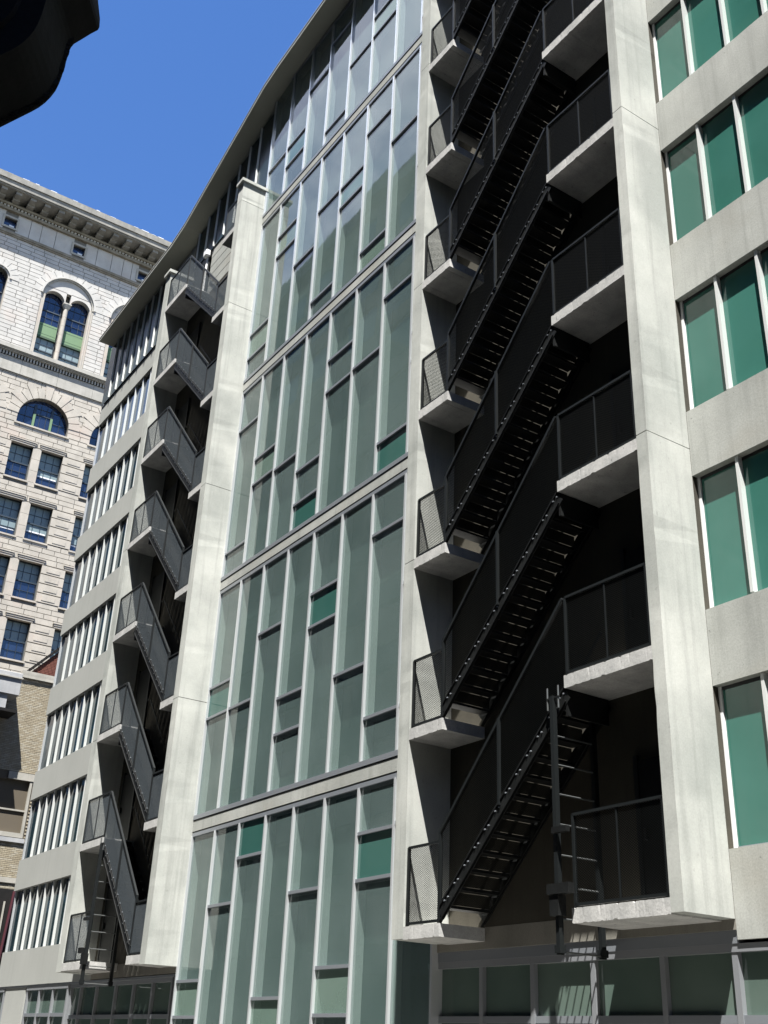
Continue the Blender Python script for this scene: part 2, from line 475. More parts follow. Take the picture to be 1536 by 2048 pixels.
# --- buttresses
def buttress(x0, x1, top, joints, cap, label=None):
    zs = [1.75] + joints + [top]
    mb = MB()
    for a, b in zip(zs, zs[1:]):
        mb.rough(x0, x1, YF, YW + .1, a + (.008 if a > 2 else 0), b - (.008 if b < top else 0), 'z', max(8, int((b - a) * 5)), .006)
    o = build(mb, 'buttress', M['buttress'], LB)
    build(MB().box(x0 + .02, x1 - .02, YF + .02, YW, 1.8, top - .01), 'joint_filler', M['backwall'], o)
    if cap:
        build(MB().box(x0 - .07, x1 + .07, YF - .08, YW + .02, top + .004, top + .15), 'cap', M['buttress'], o, .015)
    return o
buttress(-10.02, -9.80, 27.3, [8.67, 15.42, 22.1], True)
buttress(-16.21, -15.87, 27.3, [8.62, 15.3, 22.1], True)
buttress(-27.0, -26.65, 26.38, [8.35, 14.8, 21.35, 25.6], True)
buttress(-33.02, -32.60, 26.33, [8.35, 14.8, 21.4], True)

# --- curtain wall
YG = 11.95
MX = [-26.63, -25.32, -24.02, -22.72, -21.43, -20.12, -18.80, -17.50, -16.21]
BANDS = [(-1.55, 4.87), (5.27, 11.55), (11.93, 18.22), (18.60, 24.90), (25.28, 30.9)]
TR = [
    {0: [.63, 1.41], 1: [3.03], 2: [4.01], 3: [.98], 4: [3.02], 5: [.65, 1.5], 6: [3.02, 3.91], 7: [3.96]},
    {0: [7.88, 8.72], 1: [7.88], 2: [9.55], 3: [6.67, 7.56], 4: [8.99, 9.84], 5: [7.48], 6: [6.24, 10.43], 7: [6.24, 8.87]},
    {0: [12.73, 16.79], 1: [14.44, 15.26], 2: [14.37], 3: [12.75, 13.75], 4: [15.57, 16.57], 5: [15.62], 6: [12.81, 17.04], 7: [14.44, 15.26]},
    {0: [19.45, 20.36], 1: [22.64, 23.45], 2: [21.46], 3: [19.28, 22.66], 4: [21.87, 22.62], 5: [19.35, 23.69], 6: [22.33], 7: [20.48]},
    {0: [27.27], 1: [26.47, 27.33], 2: [28.87], 3: [25.91, 29.83], 4: [27.65], 5: [27.7, 28.53], 6: [29.3], 7: [26.0]},
]
GREEN = {(0, 2): 4.47, (0, 6): 3.51, (1, 4): 9.36, (1, 0): 8.22, (2, 3): 12.31, (2, 6): 12.4, (3, 4): 22.3, (4, 1): 27.0}
PALE = {(0, 0): 1.03, (0, 5): 1.07, (0, 3): .7, (2, 1): 14.76, (3, 1): 22.9, (3, 0): 19.7, (3, 5): 19.1, (4, 5): 28.03}
CW = build(MB().box(-26.9, -16.2, 12.17, 12.5, -1.6, 30.7), 'curtain_wall', M['reveal'], LB)
for b, (z0, z1) in enumerate(BANDS):
    if b:
        p0 = BANDS[b - 1][1]
        build(MB().rough(-26.75, -16.2, 11.90, 12.17, p0 + .07, z0 - .06, 'x', 24, .003), 'spandrel_strip', M['concrete'], CW)
        build(MB().box(-26.66, -16.2, 11.885, 12.17, z0 - .035, z0 + .075), 'sill_rail', M['alu_dark'], CW)
    build(MB().box(-26.66, -16.2, 11.91, 12.17, z1 - .055, z1 + .045), 'head_rail', M['alu_dark'], CW)
    zb, zt = z0 + .075, z1 - .055
    for x in MX:
        piece('mullion', M['alu'], CW, x - .027, x + .027, 11.89, 12.17, zb, zt)
    for x in MX[:-1]:
        piece('reveal_lining', M['lining'], CW, x + .027, x + .036, 11.985, 12.17, zb, zt)
    for c in range(8):
        a, e = MX[c] + .027, MX[c + 1] - .027
        ts = TR[b].get(c, [])
        for t in ts:
            piece('transom', M['alu_dark'], CW, a, e, 11.905, 12.17, t - .033, t + .033)
        lv = [zb] + [v for t in ts for v in (t - .033, t + .033)] + [zt]
        for i in range(0, len(lv), 2):
            lo, hi = lv[i], lv[i + 1]
            mat = M['gl_clear']
            if (b, c) in GREEN and lo < GREEN[(b, c)] < hi: mat = M['gl_green']
            if (b, c) in PALE and lo < PALE[(b, c)] < hi: mat = M['gl_pale']
            pn = piece('pane', mat, CW, a, e, YG, YG + .025, lo, hi)
            pn.rotation_euler = ((rnd.random() - .5) * .006, 0, (rnd.random() - .5) * .010)   # no two panes hang quite true
build(MB().box(-27.55, -26.68, YW, 12.5, 24.75, 27.35), 'pier_wall', M['concrete'], LB)

# --- top storey of the left escape bay: boarded parapet and set-back glazing
for i in range(10):
    z = 24.75 + i * .215
    piece('parapet_board', M['concrete'], LB, -31.05, -27.56, 11.99 + .006 * (i % 2), 12.06, z, z + .207)
build(MB().box(-32.7, -26.9, 12.10, 12.5, 24.75, 26.88), 'parapet_wall', M['backwall'], LB)
w = build(MB().box(-32.7, -26.9, 12.05, 12.4, 26.88, 26.93), 'window', M['alu_dark'], LB)
xs = [-26.9 - .80 * i for i in range(1, 8)]
ed = [-26.7] + xs + [-32.75]
for a, b in zip(ed, ed[1:]):
    piece('pane', M['gl_top'], w, b, a, 11.965, 11.985, 26.93, roof_z(b) - .01)
for x in xs:
    piece('fin', M['fin_top'], w, x - .02, x + .02, 11.905, 11.963, 26.93, roof_z(x) - .03)

# --- arched eave: soffit, fascia, drip
def roof_strip(y0, y1, dz0, dz1):
    mb = MB()
    for (xa, za), (xb, zb) in zip(EAVE, EAVE[1:]):
        mb.quadbox([(xa, y0, za + dz0), (xb, y0, zb + dz0), (xb, y1, zb + dz0), (xa, y1, za + dz0),
                    (xa, y0, za + dz1), (xb, y0, zb + dz1), (xb, y1, zb + dz1), (xa, y1, za + dz1)])
    return mb
rf = build(roof_strip(11.29, 30, 0, .10), 'roof', M['soffit'], LB)
build(roof_strip(11.265, 11.29, -.012, .075), 'fascia', M['fascia'], rf)
build(roof_strip(11.25, 11.29, .095, .115), 'gutter_lip', M['gasket'], rf)
build(roof_strip(11.26, 12.6, .12, .17), 'roof_edge', M['fascia'], rf)

# --- street level glazing
G = empty('shopfront', (-18, YW, -1.6), LB)
def shop(xs, tz, z1, y=12.10):
    for a, b in zip(xs, xs[1:]):
        piece('mullion', M['alu_shop'], G, a - .045, a + .045, y - .06, y + .1, -1.6, z1)
        piece('transom', M['alu_dark'], G, a + .045, b - .045, y - .05, y + .1, tz - .05, tz + .05)
        piece('pane', M['gl_street'], G, a + .045, b - .045, y + .02, y + .04, tz + .05, z1 - .08)
        piece('pane', M['gl_street'], G, a + .045, b - .045, y + .02, y + .04, -1.5, tz - .05)
    piece('mullion', M['alu_shop'], G, xs[-1] - .045, xs[-1] + .045, y - .06, y + .1, -1.6, z1)
    build(MB().box(xs[0] - .05, xs[-1] + .05, y - .07, y + .1, z1 - .08, z1 + .02), 'head_rail', M['alu_shop'], G)
shop([-16.43, -15.04, -13.79, -12.47, -11.13, -9.90, -8.6, -7.3, -6.0, -4.7, -3.4, -2.1, -.8, .5, 1.8, 3.1, 4.4, 5.7], .58, 1.44)
shop([-38.43, -37.22, -35.95, -34.64], .72, 1.52)
shop([-34.50, -33.69, -32.44, -31.01, -29.75, -28.5, -27.30], .66, 1.52, 12.16)
shop([-41.7, -40.95], .72, 1.52)
build(MB().rough(-40.75, -38.62, 12.04, 12.5, -1.6, 1.58, 'z', 8, .004), 'street_pier', M['concrete_wing'], LB)
build(MB().box(-41.7, -27.0, 12.02, 12.5, 1.54, 1.6), 'street_lintel', M['alu_dark'], LB)

# --- doors on the landings
def door(x0, x1, z0):
    d = piece('door', M['iron'], LB, x0, x1, 11.955, 12.0, z0, z0 + 2.1, 0)
    piece('door_frame', M['rail'], d, x0 - .08, x0, 11.94, 12.0, z0, z0 + 2.18)
    piece('door_frame', M['rail'], d, x1, x1 + .08, 11.94, 12.0, z0, z0 + 2.18)
    piece('door_handle', M['rail'], d, x0 + .08, x0 + .12, 11.90, 11.955, z0 + .95, z0 + 1.12)

# ------------------------------------------------------------------ fire escapes
def fire_escape(name, xs0, xs1, xb0, xb1, dirn, z0, dz, nlev, ladder_x, label):
    """small landing xs0..xs1, big landing xb0..xb1; the flight climbs from the small landing to the big one of the next level"""
    fe = tag(empty(name, ((xs0 + xb1) / 2, YW, z0)), label, 'fire escape', 'fire escapes hung on the concrete building')
    TH = .205
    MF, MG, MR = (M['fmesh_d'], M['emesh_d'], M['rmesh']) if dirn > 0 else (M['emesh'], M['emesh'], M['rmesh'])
    def landing(x0, x1, z, gx0, gx1):
        mb = MB().rough(x0, x1, YF, YW - .003, z - TH, z, 'x', max(24, int((x1 - x0) * 30)), .012)
        ld = build(mb, 'landing', M['slab'], fe, at=(x0, YF, z))
        g = MB()
        y = YF + .05
        a, b, lo, hi = gx0 + .04, gx1 - .04, z + .045, z + 1.27
        g.bar((a, y, lo), (b, y, lo), .045, .04).bar((a, y, hi), (b, y, hi), .045, .04)
        g.bar((a, y, z), (a, y, hi), .045, .045).bar((b, y, z), (b, y, hi), .045, .045)
        if b - a > 1.2:
            g.bar(((a + b) / 2, y, lo), ((a + b) / 2, y, hi), .025, .025)
        build(g, 'guard_frame', M['rail'], ld)
        build(MB().box(a, b, y - .003, y + .003, lo, hi), 'guard_mesh', MG, ld)
        return ld
    def flight(z):
        # foot on the small landing edge, head on the big landing edge
        xa = xs1 if dirn > 0 else xs0
        xe = xb0 if dirn > 0 else xb1
        n = 13; rise = dz / n; run = (xe - xa) / (n - 1)
        y0, y1 = YF + .04, YW - .05
        st = MB()
        p0, q0 = Vector((xa - .02 * dirn, 0, z + .14)), Vector((xe + .0 * dirn, 0, z + dz - .27))
        for y in (y0, y1):
            p, q = (p0.x, y, p0.z), (q0.x, y, q0.z)
            st.bar(p, q, .02, .25, (0, 0, 1))
            st.bar((p[0], p[1], p[2] + .12), (q[0], q[1], q[2] + .12), .06, .014).bar((p[0], p[1], p[2] - .12), (q[0], q[1], q[2] - .12), .06, .014)
        st.box(*sorted((xe - .02 * dirn, xe + .02 * dirn)), y0, y1, z + dz - .62, z + dz - .21)
        fl = build(st, 'stair_flight', M['iron'], fe, at=(xa, y0, z))
        for i in range(1, n):
            zt = z + rise * i
            xc = xa + run * (i - 1)
            a, b = sorted((xc - run * .07, xc + run * .86))
            piece('tread', M['iron'], fl, a, b, y0 + .03, y1 - .03, zt - .045, zt)
            xr = xc + run * .88
            piece('riser', MR, fl, xr - .003, xr + .003, y0 + .03, y1 - .03, zt + .005, zt + rise - .05)
        yr = YF + .05
        hr = MB()
        pa, pb = Vector((xa - .06 * dirn, yr, z + 1.42)), Vector((xe - .02 * dirn, yr, z + dz + 1.27))
        hr.bar(pa, pb, .055, .05)
        hr.bar((pa.x, yr, z - .02), tuple(pa), .05, .05)
        pm = (pa + pb) / 2
        hr.bar((pm.x, yr - .03, pm.z - 1.38), (pm.x, yr - .03, pm.z), .045, .045)
        build(hr, 'handrail', M['rail'], fl)
        k = MB()
        k.quadbox([(pa.x, yr - .003, z + .26), (pb.x, yr - .003, z + dz - .14), (pb.x, yr + .003, z + dz - .14), (pa.x, yr + .003, z + .26),
                   (pa.x, yr - .003, pa.z), (pb.x, yr - .003, pb.z), (pb.x, yr + .003, pb.z), (pa.x, yr + .003, pa.z)])
        build(k, 'flight_mesh', MF, fl)
        bl = MB()
        for i in range(1, n):
            f = (i - .5) / (n - 1)
            xx, zz = p0.x + (q0.x - p0.x) * f, p0.z + (q0.z - p0.z) * f
            bl.tube((xx, y0 - .03, zz + .07), (xx, y0 - .005, zz + .07), .013, 6).tube((xx + .09, y0 - .03, zz + .12), (xx + .09, y0 - .005, zz + .12), .013, 6)
        build(bl, 'bolts', M['alu_dark'], fl, kind='stuff')
        # inner handrail on the wall side
        hb = MB().bar((xa, YW - .1, z + .95), (xe, YW - .1, z + dz + .9), .035, .035)
        build(hb, 'wall_rail', M['rail'], fl)
        return fl
    sm = landing(xs0, xs1, z0, xs0, xs1)
    bg_ = landing(xb0, xb1, z0, xb0, xb1)
    fl = flight(z0)
    for k in range(1, nlev):
        copy_tree(sm, (0, 0, dz * k), fe)
        copy_tree(bg_, (0, 0, dz * k), fe)
        if k < nlev - 1 or True:
            if k < nlev - 1: copy_tree(fl, (0, 0, dz * k), fe)
    for k in range(nlev):
        if dirn > 0: door(xb0 + .55, xb0 + 1.45, z0 + dz * k)
        else: door(xb0 + .40, xb0 + 1.30, z0 + dz * k)
    # drop ladder in its guides
    lx = ladder_x
    mb = MB()
    for y in (11.0, 11.80):
        mb.box(lx - .035, lx + .035, y - .04, y + .04, z0 - .60, z0 + 3.05)
        mb.box(lx - .055, lx + .055, y - .055, y + .055, z0 - .58, z0 - .48)
    ld = build(mb, 'drop_ladder', M['rail'], fe)
    for i in range(9):
        zr = z0 - .56 + i * .43
        build(MB().tube((lx, 11.03, zr), (lx, 11.78, zr), .013, 8), 'rung', M['rail_w'], ld)
    build(MB().bar((lx - .12, 10.94, z0 + .25), (lx + .32 * dirn, 10.94, z0 + .25), .12, .14), 'ladder_bracket', M['iron'], ld)
    build(MB().box(lx - .09, lx + .09, 10.90, 11.05, z0 - .1, z0 + .17), 'ladder_shoe', M['iron'], ld)
    build(MB().bar((lx, 10.93, z0 + 1.05), (lx + .3 * dirn, 10.93, z0 + 1.05), .08, .08), 'ladder_bracket', M['iron'], ld)
    build(MB().bar((lx - .14, 11.0, z0 + 3.02), (lx + .14, 11.0, z0 + 3.02), .03, .03), 'pulley_bar', M['iron'], ld)
    for q in (-.12, .12):
        build(MB().tube((lx + q, 11.0, z0 + 2.85), (lx + q, 11.0, z0 + 3.2), .014, 6), 'hook', M['rail_w'], ld)
    return fe
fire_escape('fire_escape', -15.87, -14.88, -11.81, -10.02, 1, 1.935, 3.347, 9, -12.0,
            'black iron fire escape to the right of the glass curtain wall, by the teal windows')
fire_escape('fire_escape', -27.87, -27.0, -32.60, -30.80, -1, 1.975, 3.246, 8, -30.62,
            'black iron fire escape to the left of the glass curtain wall, by the finned wing')

# white floodlight on the parapet corner
fl_ = tag(empty('wall_lamp', (-31.25, 11.95, 26.6)), 'small white lamp box on a bracket at the top of the left fire escape', 'lamp')
build(MB().box(-31.43, -31.13, 11.78, 11.98, 26.62, 26.92), 'lamp_housing', M['white'], fl_, .04)
build(MB().tube((-31.3, 11.93, 25.0), (-31.3, 11.93, 26.62), .05, 8), 'bracket', M['white'], fl_)

# ------------------------------------------------------------------ white stone building down the street
XB = -70.0
SB = tag(empty('stone_building', (XB, 16, -1.6)), 'tall white limestone building with arched windows and a heavy bracketed cornice', 'building')
build(MB().box(XB - 25, XB - .7, 2.8, 40, -1.6, 57.5), 'building_core', M['joint'], SB)
BC = [10.83, 16.18, 21.53]
ROWS = [37.35, 33.15, 28.93, 24.73, 20.53]
W2, PW = 1.57, .295                         # window width, half of the pier between the pair
def holes(z0, z1):
    """y intervals taken by openings between z0 and z1"""
    h = []
    for c in BC:
        for t in ROWS:
            if z1 > t - 2.68 and z0 < t + .02:
                h += [(c - PW - W2, c - PW), (c + PW, c + PW + W2)]
        if z1 > 38.9 and z0 < 41.36:
            zz = min(max(0, max(z0 - 39.55, 0)), 1.83); w = sqrt(max(0, 1.83 ** 2 - max(z0 - 39.55, 0) ** 2)); h.append((c - w, c + w))
        if z1 > 44.6 and z0 < 52.1:
            rr = 2.0 if c != BC[0] else .76
            w = sqrt(max(0, rr ** 2 - max(z0 - 50.1, 0) ** 2)); h.append((c - w, c + w))
        if z1 > 54.66 and z0 < 55.48: h.append((c - .46, c + .46))
    return sorted(h)
def spans(y0, y1, z0, z1):
    out_, y = [], y0
    for a, b in holes(z0, z1):
        if b <= y: continue
        if a > y: out_.append((y, min(a, y1)))
        y = max(y, b)
        if y >= y1: break
    if y < y1: out_.append((y, y1))
    return out_
Y0B, Y1B = 8.2, 24.3
# backing in the joint colour
mb = MB()
zl = [18.0]
while zl[-1] < 57.4: zl.append(zl[-1] + .14)
for a, b in zip(zl, zl[1:]):
    for s, e in spans(Y0B, Y1B, a, b):
        if e - s > .02: mb.box(XB - .7, XB - .045, s, e, a, b)
build(mb, 'wall', M['joint'], SB)
build(MB().box(XB - .7, XB, 2.8, Y0B, -1.6, 57.4).box(XB - .7, XB, Y1B, 40, -1.6, 57.4).box(XB - .7, XB, Y0B, Y1B, -1.6, 18.0), 'wall', M['stone'], SB)

stones = []                                  # (y0, y1, z0, z1, proud, warm)
def course(z0, z1, ln, off, proud, y0=Y0B, y1=Y1B, jt=.04, warm=False):
    for s, e in spans(y0, y1, z0, z1):
        y = s
        first = True
        while y < e - .02:
            l = ln * (.75 + .5 * rnd.random())
            if first and y == y0: l = ln * off
            first = False
            q = y + l
            if e - q < .3 * ln: q = e
            stones.append((y + jt / 2, q - jt / 2, z0 + jt / 2, z1 - jt / 2, proud, warm)); y = q
# smooth ashlar between the cornice and the middle entablature
z = 44.62; i = 0
while z < 53.9:
    h = .345
    course(z, min(z + h, 53.98), 1.0, .4 + .5 * (i % 2), 0.0); z += h; i += 1
course(54.22, 56.5, .98, .7, -.01)
# banded masonry of the lower storeys
def piers(z0, z1):
    for c0, c1 in ((None, BC[0]), (BC[0], BC[1]), (BC[1], BC[2]), (BC[2], None)):
        a = Y0B if c0 is None else c0 + PW + W2
        b = Y1B if c1 is None else c1 - PW - W2
        z = z0
        while z < z1 - .2:
            h = min(.68, z1 - z)
            stones.append((a, b, z + .035, z + h - .035, .03, True))
            if b - a > 1 and h > .5:
                m = (a + b) / 2
                stones.append((m - .46, m + .46, z + .18, z + h - .16, .055, True))
            z += h
for t in ROWS:
    piers(t - 2.68, t)
    for c in BC:                              # smooth pilaster between the pair
        for q in range(3):
            stones.append((c - PW, c + PW, t - 2.68 + q * .893 + .01, t - 2.68 + (q + 1) * .893 - .01, .0, True))
    # courses between the storeys
    top = t + 1.52 if t < 37 else 38.88
    zz = t + .03; i = 0
    for h in (.42, .36, .36, .36):
        if zz + h > top + .05: break
        course(zz, zz + h, 1.15, .5 + .4 * (i % 2), .0, warm=True); zz += h; i += 1
z = 38.9; i = 0
while z < 42.5:
    h = min(.40, 42.62 - z)
    course(z, z + h, 1.05, .5 + .4 * (i % 2), .0, warm=True); z += h; i += 1
# keep only what lies in the open part of the front; the 300 largest stones are parts, the rest one part
stones = [s for s in stones if s[1] - s[0] > .06 and s[3] - s[2] > .05]
def vis(s):
    y, zz = (s[0] + s[1]) / 2, (s[2] + s[3]) / 2
    return 8.6 < y < 22.0 and zz > 21.2
vs = sorted([s for s in stones if vis(s)], key=lambda s: -(s[1] - s[0]) * (s[3] - s[2]))
for s in vs[:300]:
    piece('stone', M['stone2'] if s[5] else M['stone'], SB, XB - .07, XB + s[4], s[0], s[1], s[2], s[3])
for wm, nm in ((False, 'stone'), (True, 'stone2')):
    mb = MB()
    for s in vs[300:] + [s for s in stones if not vis(s)]:
        if s[5] == wm: mb.box(XB - .07, XB + s[4], s[0], s[1], s[2], s[3])
    build(mb, 'ashlar', M[nm], SB, kind='stuff')

# voussoirs
def ring(c, zc, r0, r1, n, x1, mat, a0=0, a1=pi, zmax=None, name='voussoir', gap=.022):
    for i in range(n):
        t0, t1 = a0 + (a1 - a0) * i / n, a0 + (a1 - a0) * (i + 1) / n
        g0 = gap / r0; pts = []
        rr = r1(i) if callable(r1) else r1
        def pt(r, t):
            y, zz = c + r * cos(t), zc + r * sin(t)
            if zmax and zz > zmax:
                k = (zmax - zc) / sin(t); y, zz = c + k * cos(t), zmax
            return (y, zz)
        tt = [t0 + g0 + (t1 - t0 - 2 * g0) * q / 3 for q in range(4)]
        poly = [pt(r0, t) for t in tt] + [pt(rr, t) for t in reversed(tt)]
        build(MB().prismX(poly, XB - .3, x1), name, mat, SB)
def arch_fill(c, r, zs, ztop, y0, y1, x0, x1, n=14):
    mb = MB()
    ys = [c + r * cos(pi - pi * i / n) for i in range(n + 1)]
    zs_ = [zs + r * sin(pi - pi * i / n) for i in range(n + 1)]
    for i in range(n):
        mb.prismX([(ys[i], zs_[i]), (ys[i + 1], zs_[i + 1]), (ys[i + 1], ztop), (ys[i], ztop)], x0, x1)
    if y0 < c - r: mb.box(x0, x1, y0, c - r, zs, ztop)
    if y1 > c + r: mb.box(x0, x1, c + r, y1, zs, ztop)
    return mb
def sash(c, w, z0, z1, x, shade, arched=False, cols=3, rows_up=2, rows_lo=2, split=.5):
    """double hung window: frame, panes, muntins, roller shade"""
    f = MB(); a, b = c - w / 2, c + w / 2; t = .05
    f.box(x - .06, x + .03, a, a + t, z0, z1).box(x - .06, x + .03, b - t, b, z0, z1).box(x - .06, x + .03, a + t, b - t, z0, z0 + t)
    if not arched: f.box(x - .06, x + .03, a + t, b - t, z1 - t, z1)
    zm = z0 + (z1 - z0) * split
    f.box(x - .06, x + .05, a + t, b - t, zm - .045, zm + .045)
    for k in range(1, cols):
        y = a + (b - a) * k / cols
        f.box(x - .02, x + .015, y - .014, y + .014, z0 + t, z1)
    for lo, hi, n in ((z0, zm, rows_lo), (zm, z1, rows_up)):
        for k in range(1, n):
            zz = lo + (hi - lo) * k / n
            f.box(x - .02, x + .016, a + t, b - t, zz - .014, zz + .014)
    o = build(f, 'window', M['sash'], SB)
    piece('pane', M['gl_blue'], o, x - .05, x - .03, a, b, z0, zm)
    piece('pane', M['gl_blue'], o, x - .05, x - .03, a, b, zm, z1)
    if shade:
        zs = zm if shade == 1 else zm - (zm - z0) * shade
        piece('shade', M['shade'], o, x - .029, x - .022, a + t, b - t, min(zs, z1 - .3), z1)
        if shade != 1: piece('blind_slat', M['white'], o, x - .0285, x - .0205, a + t + .1, b - t - .05, zs, zs + .09)
    return o
shades = {0: (1, .42), 1: (.62, .45), 2: (1, 1), 3: (1, 1), 4: (1, .5)}
for bi, c in enumerate(BC):
    for ri, t in enumerate(ROWS):
        for si, s in enumerate((-1, 1)):
            sh = shades[ri][si] if bi == 1 else [1, .5, 1, .6][(ri + si + bi) % 4]
            sash(c + s * (PW + W2 / 2), W2, t - 2.67, t, XB - .42, sh)
            build(MB().box(XB - .4, XB + .07, c + s * (PW + W2 / 2) - W2 / 2 - .06, c + s * (PW + W2 / 2) + W2 / 2 + .06, t - 2.80, t - 2.69), 'window_sill', M['stone2'], SB)
            # stepped lintel bands
            y0, y1 = c + s * (PW + W2 / 2) - W2 / 2 - .09, c + s * (PW + W2 / 2) + W2 / 2 + .09
            build(MB().box(XB - .3, XB + .04, y0, y1, t + .02, t + .13).box(XB - .3, XB + .075, y0 - .05, y1 + .05, t + .16, t + .26).box(XB - .3, XB + .11, y0 - .1, y1 + .1, t + .29, t + .37), 'window_head', M['stone2'], SB)
    # lunette
    o = build(arch_fill(c, 1.83, 39.55, 42.6, c - 1.9, c + 1.9, XB - .5, XB - .05), 'arch_spandrel', M['joint'], SB)
    ring(c, 39.55, 1.83, lambda i: 2.64 if i in (0, 12) or i % 2 else 3.0, 13, XB + .035, M['stone2'], .03, pi - .03, 42.6)
    lw = MB()
    for s in (-.62, .62): lw.box(XB - .5, XB - .36, c + s - .09, c + s + .09, 38.93, 40.9)
    lw.box(XB - .48, XB - .38, c - .6, c + .6, 40.15, 40.25)
    for s in (-1.25, -.2, .25, 1.25): lw.box(XB - .47, XB - .40, c + s - .014, c + s + .014, 38.95, 41.0)
    lw.box(XB - .47, XB - .40, c - 1.6, c + 1.6, 40.66, 40.69).box(XB - .47, XB - .40, c - 1.78, c - .62, 39.8, 39.83).box(XB - .47, XB - .40, c + .62, c + 1.78, 39.8, 39.83)
    o = build(lw, 'window', M['sash'], SB)
    for s in (-.62, .62): piece('mullion', M['sash_green'], o, XB - .5, XB - .33, c + s - .085, c + s + .085, 38.93, 40.15)
    pts = [(c - 1.83, 38.93), (c + 1.83, 38.93)] + [(c + 1.83 * cos(pi * i / 16), 39.55 + 1.83 * sin(pi * i / 16)) for i in range(17)]
    build(MB().prismX(pts, XB - .47, XB - .45), 'pane', M['gl_blue'], o)
    build(MB().box(XB - .45, XB + .08, c - 1.98, c + 1.98, 38.8, 38.92), 'window_sill', M['stone2'], SB)
    if bi == 0:
        # end bay: one narrow arched window
        build(arch_fill(c, .74, 50.18, 51.2, c - .95, c + .95, XB - .5, XB - .05), 'arch_spandrel', M['joint'], SB)
        ring(c, 50.18, 1.0, 1.56, 9, XB + .02, M['stone'])
        ring(c, 50.18, .86, 1.0, 12, XB + .08, M['stone'], name='archivolt', gap=0)
        ring(c, 50.18, .74, .86, 12, XB - .02, M['trim'], name='archivolt', gap=0)
        for q in (-1, 1): build(MB().box(XB - .5, XB - .02, c + q * .84 - .1, c + q * .84 + .1, 44.65, 50.18), 'jamb', M['stone2'], SB)
        sash(c, 1.5, 47.9, 50.9, XB - .62, 0, True, 3, 2, 2, .42)
        sash(c, 1.5, 44.66, 46.62, XB - .62, .7, False, 3, 2, 2, .45)
        sp = build(MB().box(XB - .62, XB - .52, c - .74, c + .74, 46.72, 47.9), 'window_spandrel', M['sash_green'], SB)
        piece('spandrel_rail', M['sash_dgreen'], sp, XB - .6, XB - .47, c - .74, c + .74, 46.58, 46.74)
    else:
        # twin arched window under one great arch
        zc = 50.12
        build(arch_fill(c, 2.0, zc, 53.6, c - 2.05, c + 2.05, XB - .25, XB - .05), 'arch_spandrel', M['joint'], SB)
        ring(c, zc, 2.12, 2.66, 13, XB + .02, M['stone'])
        ring(c, zc, 1.98, 2.12, 18, XB + .09, M['stone'], name='archivolt', gap=0)
        ring(c, zc, 1.86, 1.98, 18, XB - .02, M['trim'], name='archivolt', gap=0)
        ty = MB()
        for s in (-1, 1):
            q = arch_fill(c + s * 1.0, .78, 49.93, 50.95, c + s * 1.0 - .82, c + s * 1.0 + .82, XB - .55, XB - .13)
            k = len(ty.v); ty.v += q.v; ty.f += [tuple(i + k for i in f) for f in q.f]
        n = 16
        for i in range(n):
            t0, t1 = pi * i / n, pi * (i + 1) / n
            a0, a1 = (c + 1.9 * cos(t0), zc + 1.9 * sin(t0)), (c + 1.9 * cos(t1), zc + 1.9 * sin(t1))
            if max(a0[1], a1[1]) > 50.95:
                ty.prismX([(a0[0], 50.9), (a0[0], max(50.91, a0[1])), (a1[0], max(50.91, a1[1])), (a1[0], 50.9)], XB - .5, XB - .13)
        build(ty, 'tympanum', M['stone'], SB)
        for s in (-1, 1):
            cc = c + s * 1.0
            build(MB().box(XB - .5, XB - .02, c + s * 1.79 - .06, c + s * 1.79 + .06, 44.65, 50.1).box(XB - .5, XB - .06, c + s * 1.92 - .08, c + s * 1.92 + .08, 44.65, 50.1), 'jamb', M['stone2'], SB)
            o = sash(cc, 1.56, 47.9, 50.72, XB - .62, 0, True, 3, 2, 2, .42)
            sash(cc, 1.56, 44.66, 46.62, XB - .62, .9 if s < 0 else .6, False, 3, 2, 2, .45)
            sp = build(MB().box(XB - .62, XB - .52, cc - .74, cc + .74, 46.72, 47.9), 'window_spandrel', M['sash_green'], SB)
            piece('spandrel_rail', M['sash_dgreen'], sp, XB - .6, XB - .47, cc - .78, cc + .78, 46.58, 46.74)
            piece('spandrel_rail', M['sash_dgreen'], sp, XB - .6, XB - .515, cc - .70, cc + .70, 47.70, 47.74)
            piece('spandrel_rail', M['sash_dgreen'], sp, XB - .6, XB - .515, cc - .70, cc + .70, 46.95, 46.98)
        co = MB()
        for q in range(6): co.tube((XB - .22, c, 44.8 + q * .79), (XB - .22, c, 44.8 + q * .79 + .775), .17, 12)
        build(co, 'colonnette', M['stone2'], SB)
        build(MB().tube((XB - .22, c, 49.52), (XB - .22, c, 49.85), .19, 12, .32).box(XB - .52, XB + .04, c - .3, c + .3, 49.85, 49.97), 'capital', M['trim'], SB)
    # attic window
    o = build(MB().box(XB - .32, XB - .3, c - .46, c + .46, 54.66, 55.46), 'window', M['gl_blue'], SB)
    build(MB().box(XB - .1, XB + .05, c - .62, c - .46, 54.5, 55.62).box(XB - .1, XB + .05, c + .46, c + .62, 54.5, 55.62).box(XB - .1, XB + .05, c - .46, c + .46, 55.46, 55.62).box(XB - .1, XB + .05, c - .46, c + .46, 54.5, 54.66), 'frame', M['trim'], o)
    piece('shade', M['white'], o, XB - .299, XB - .29, c + .0, c + .36, 54.70, 55.06)
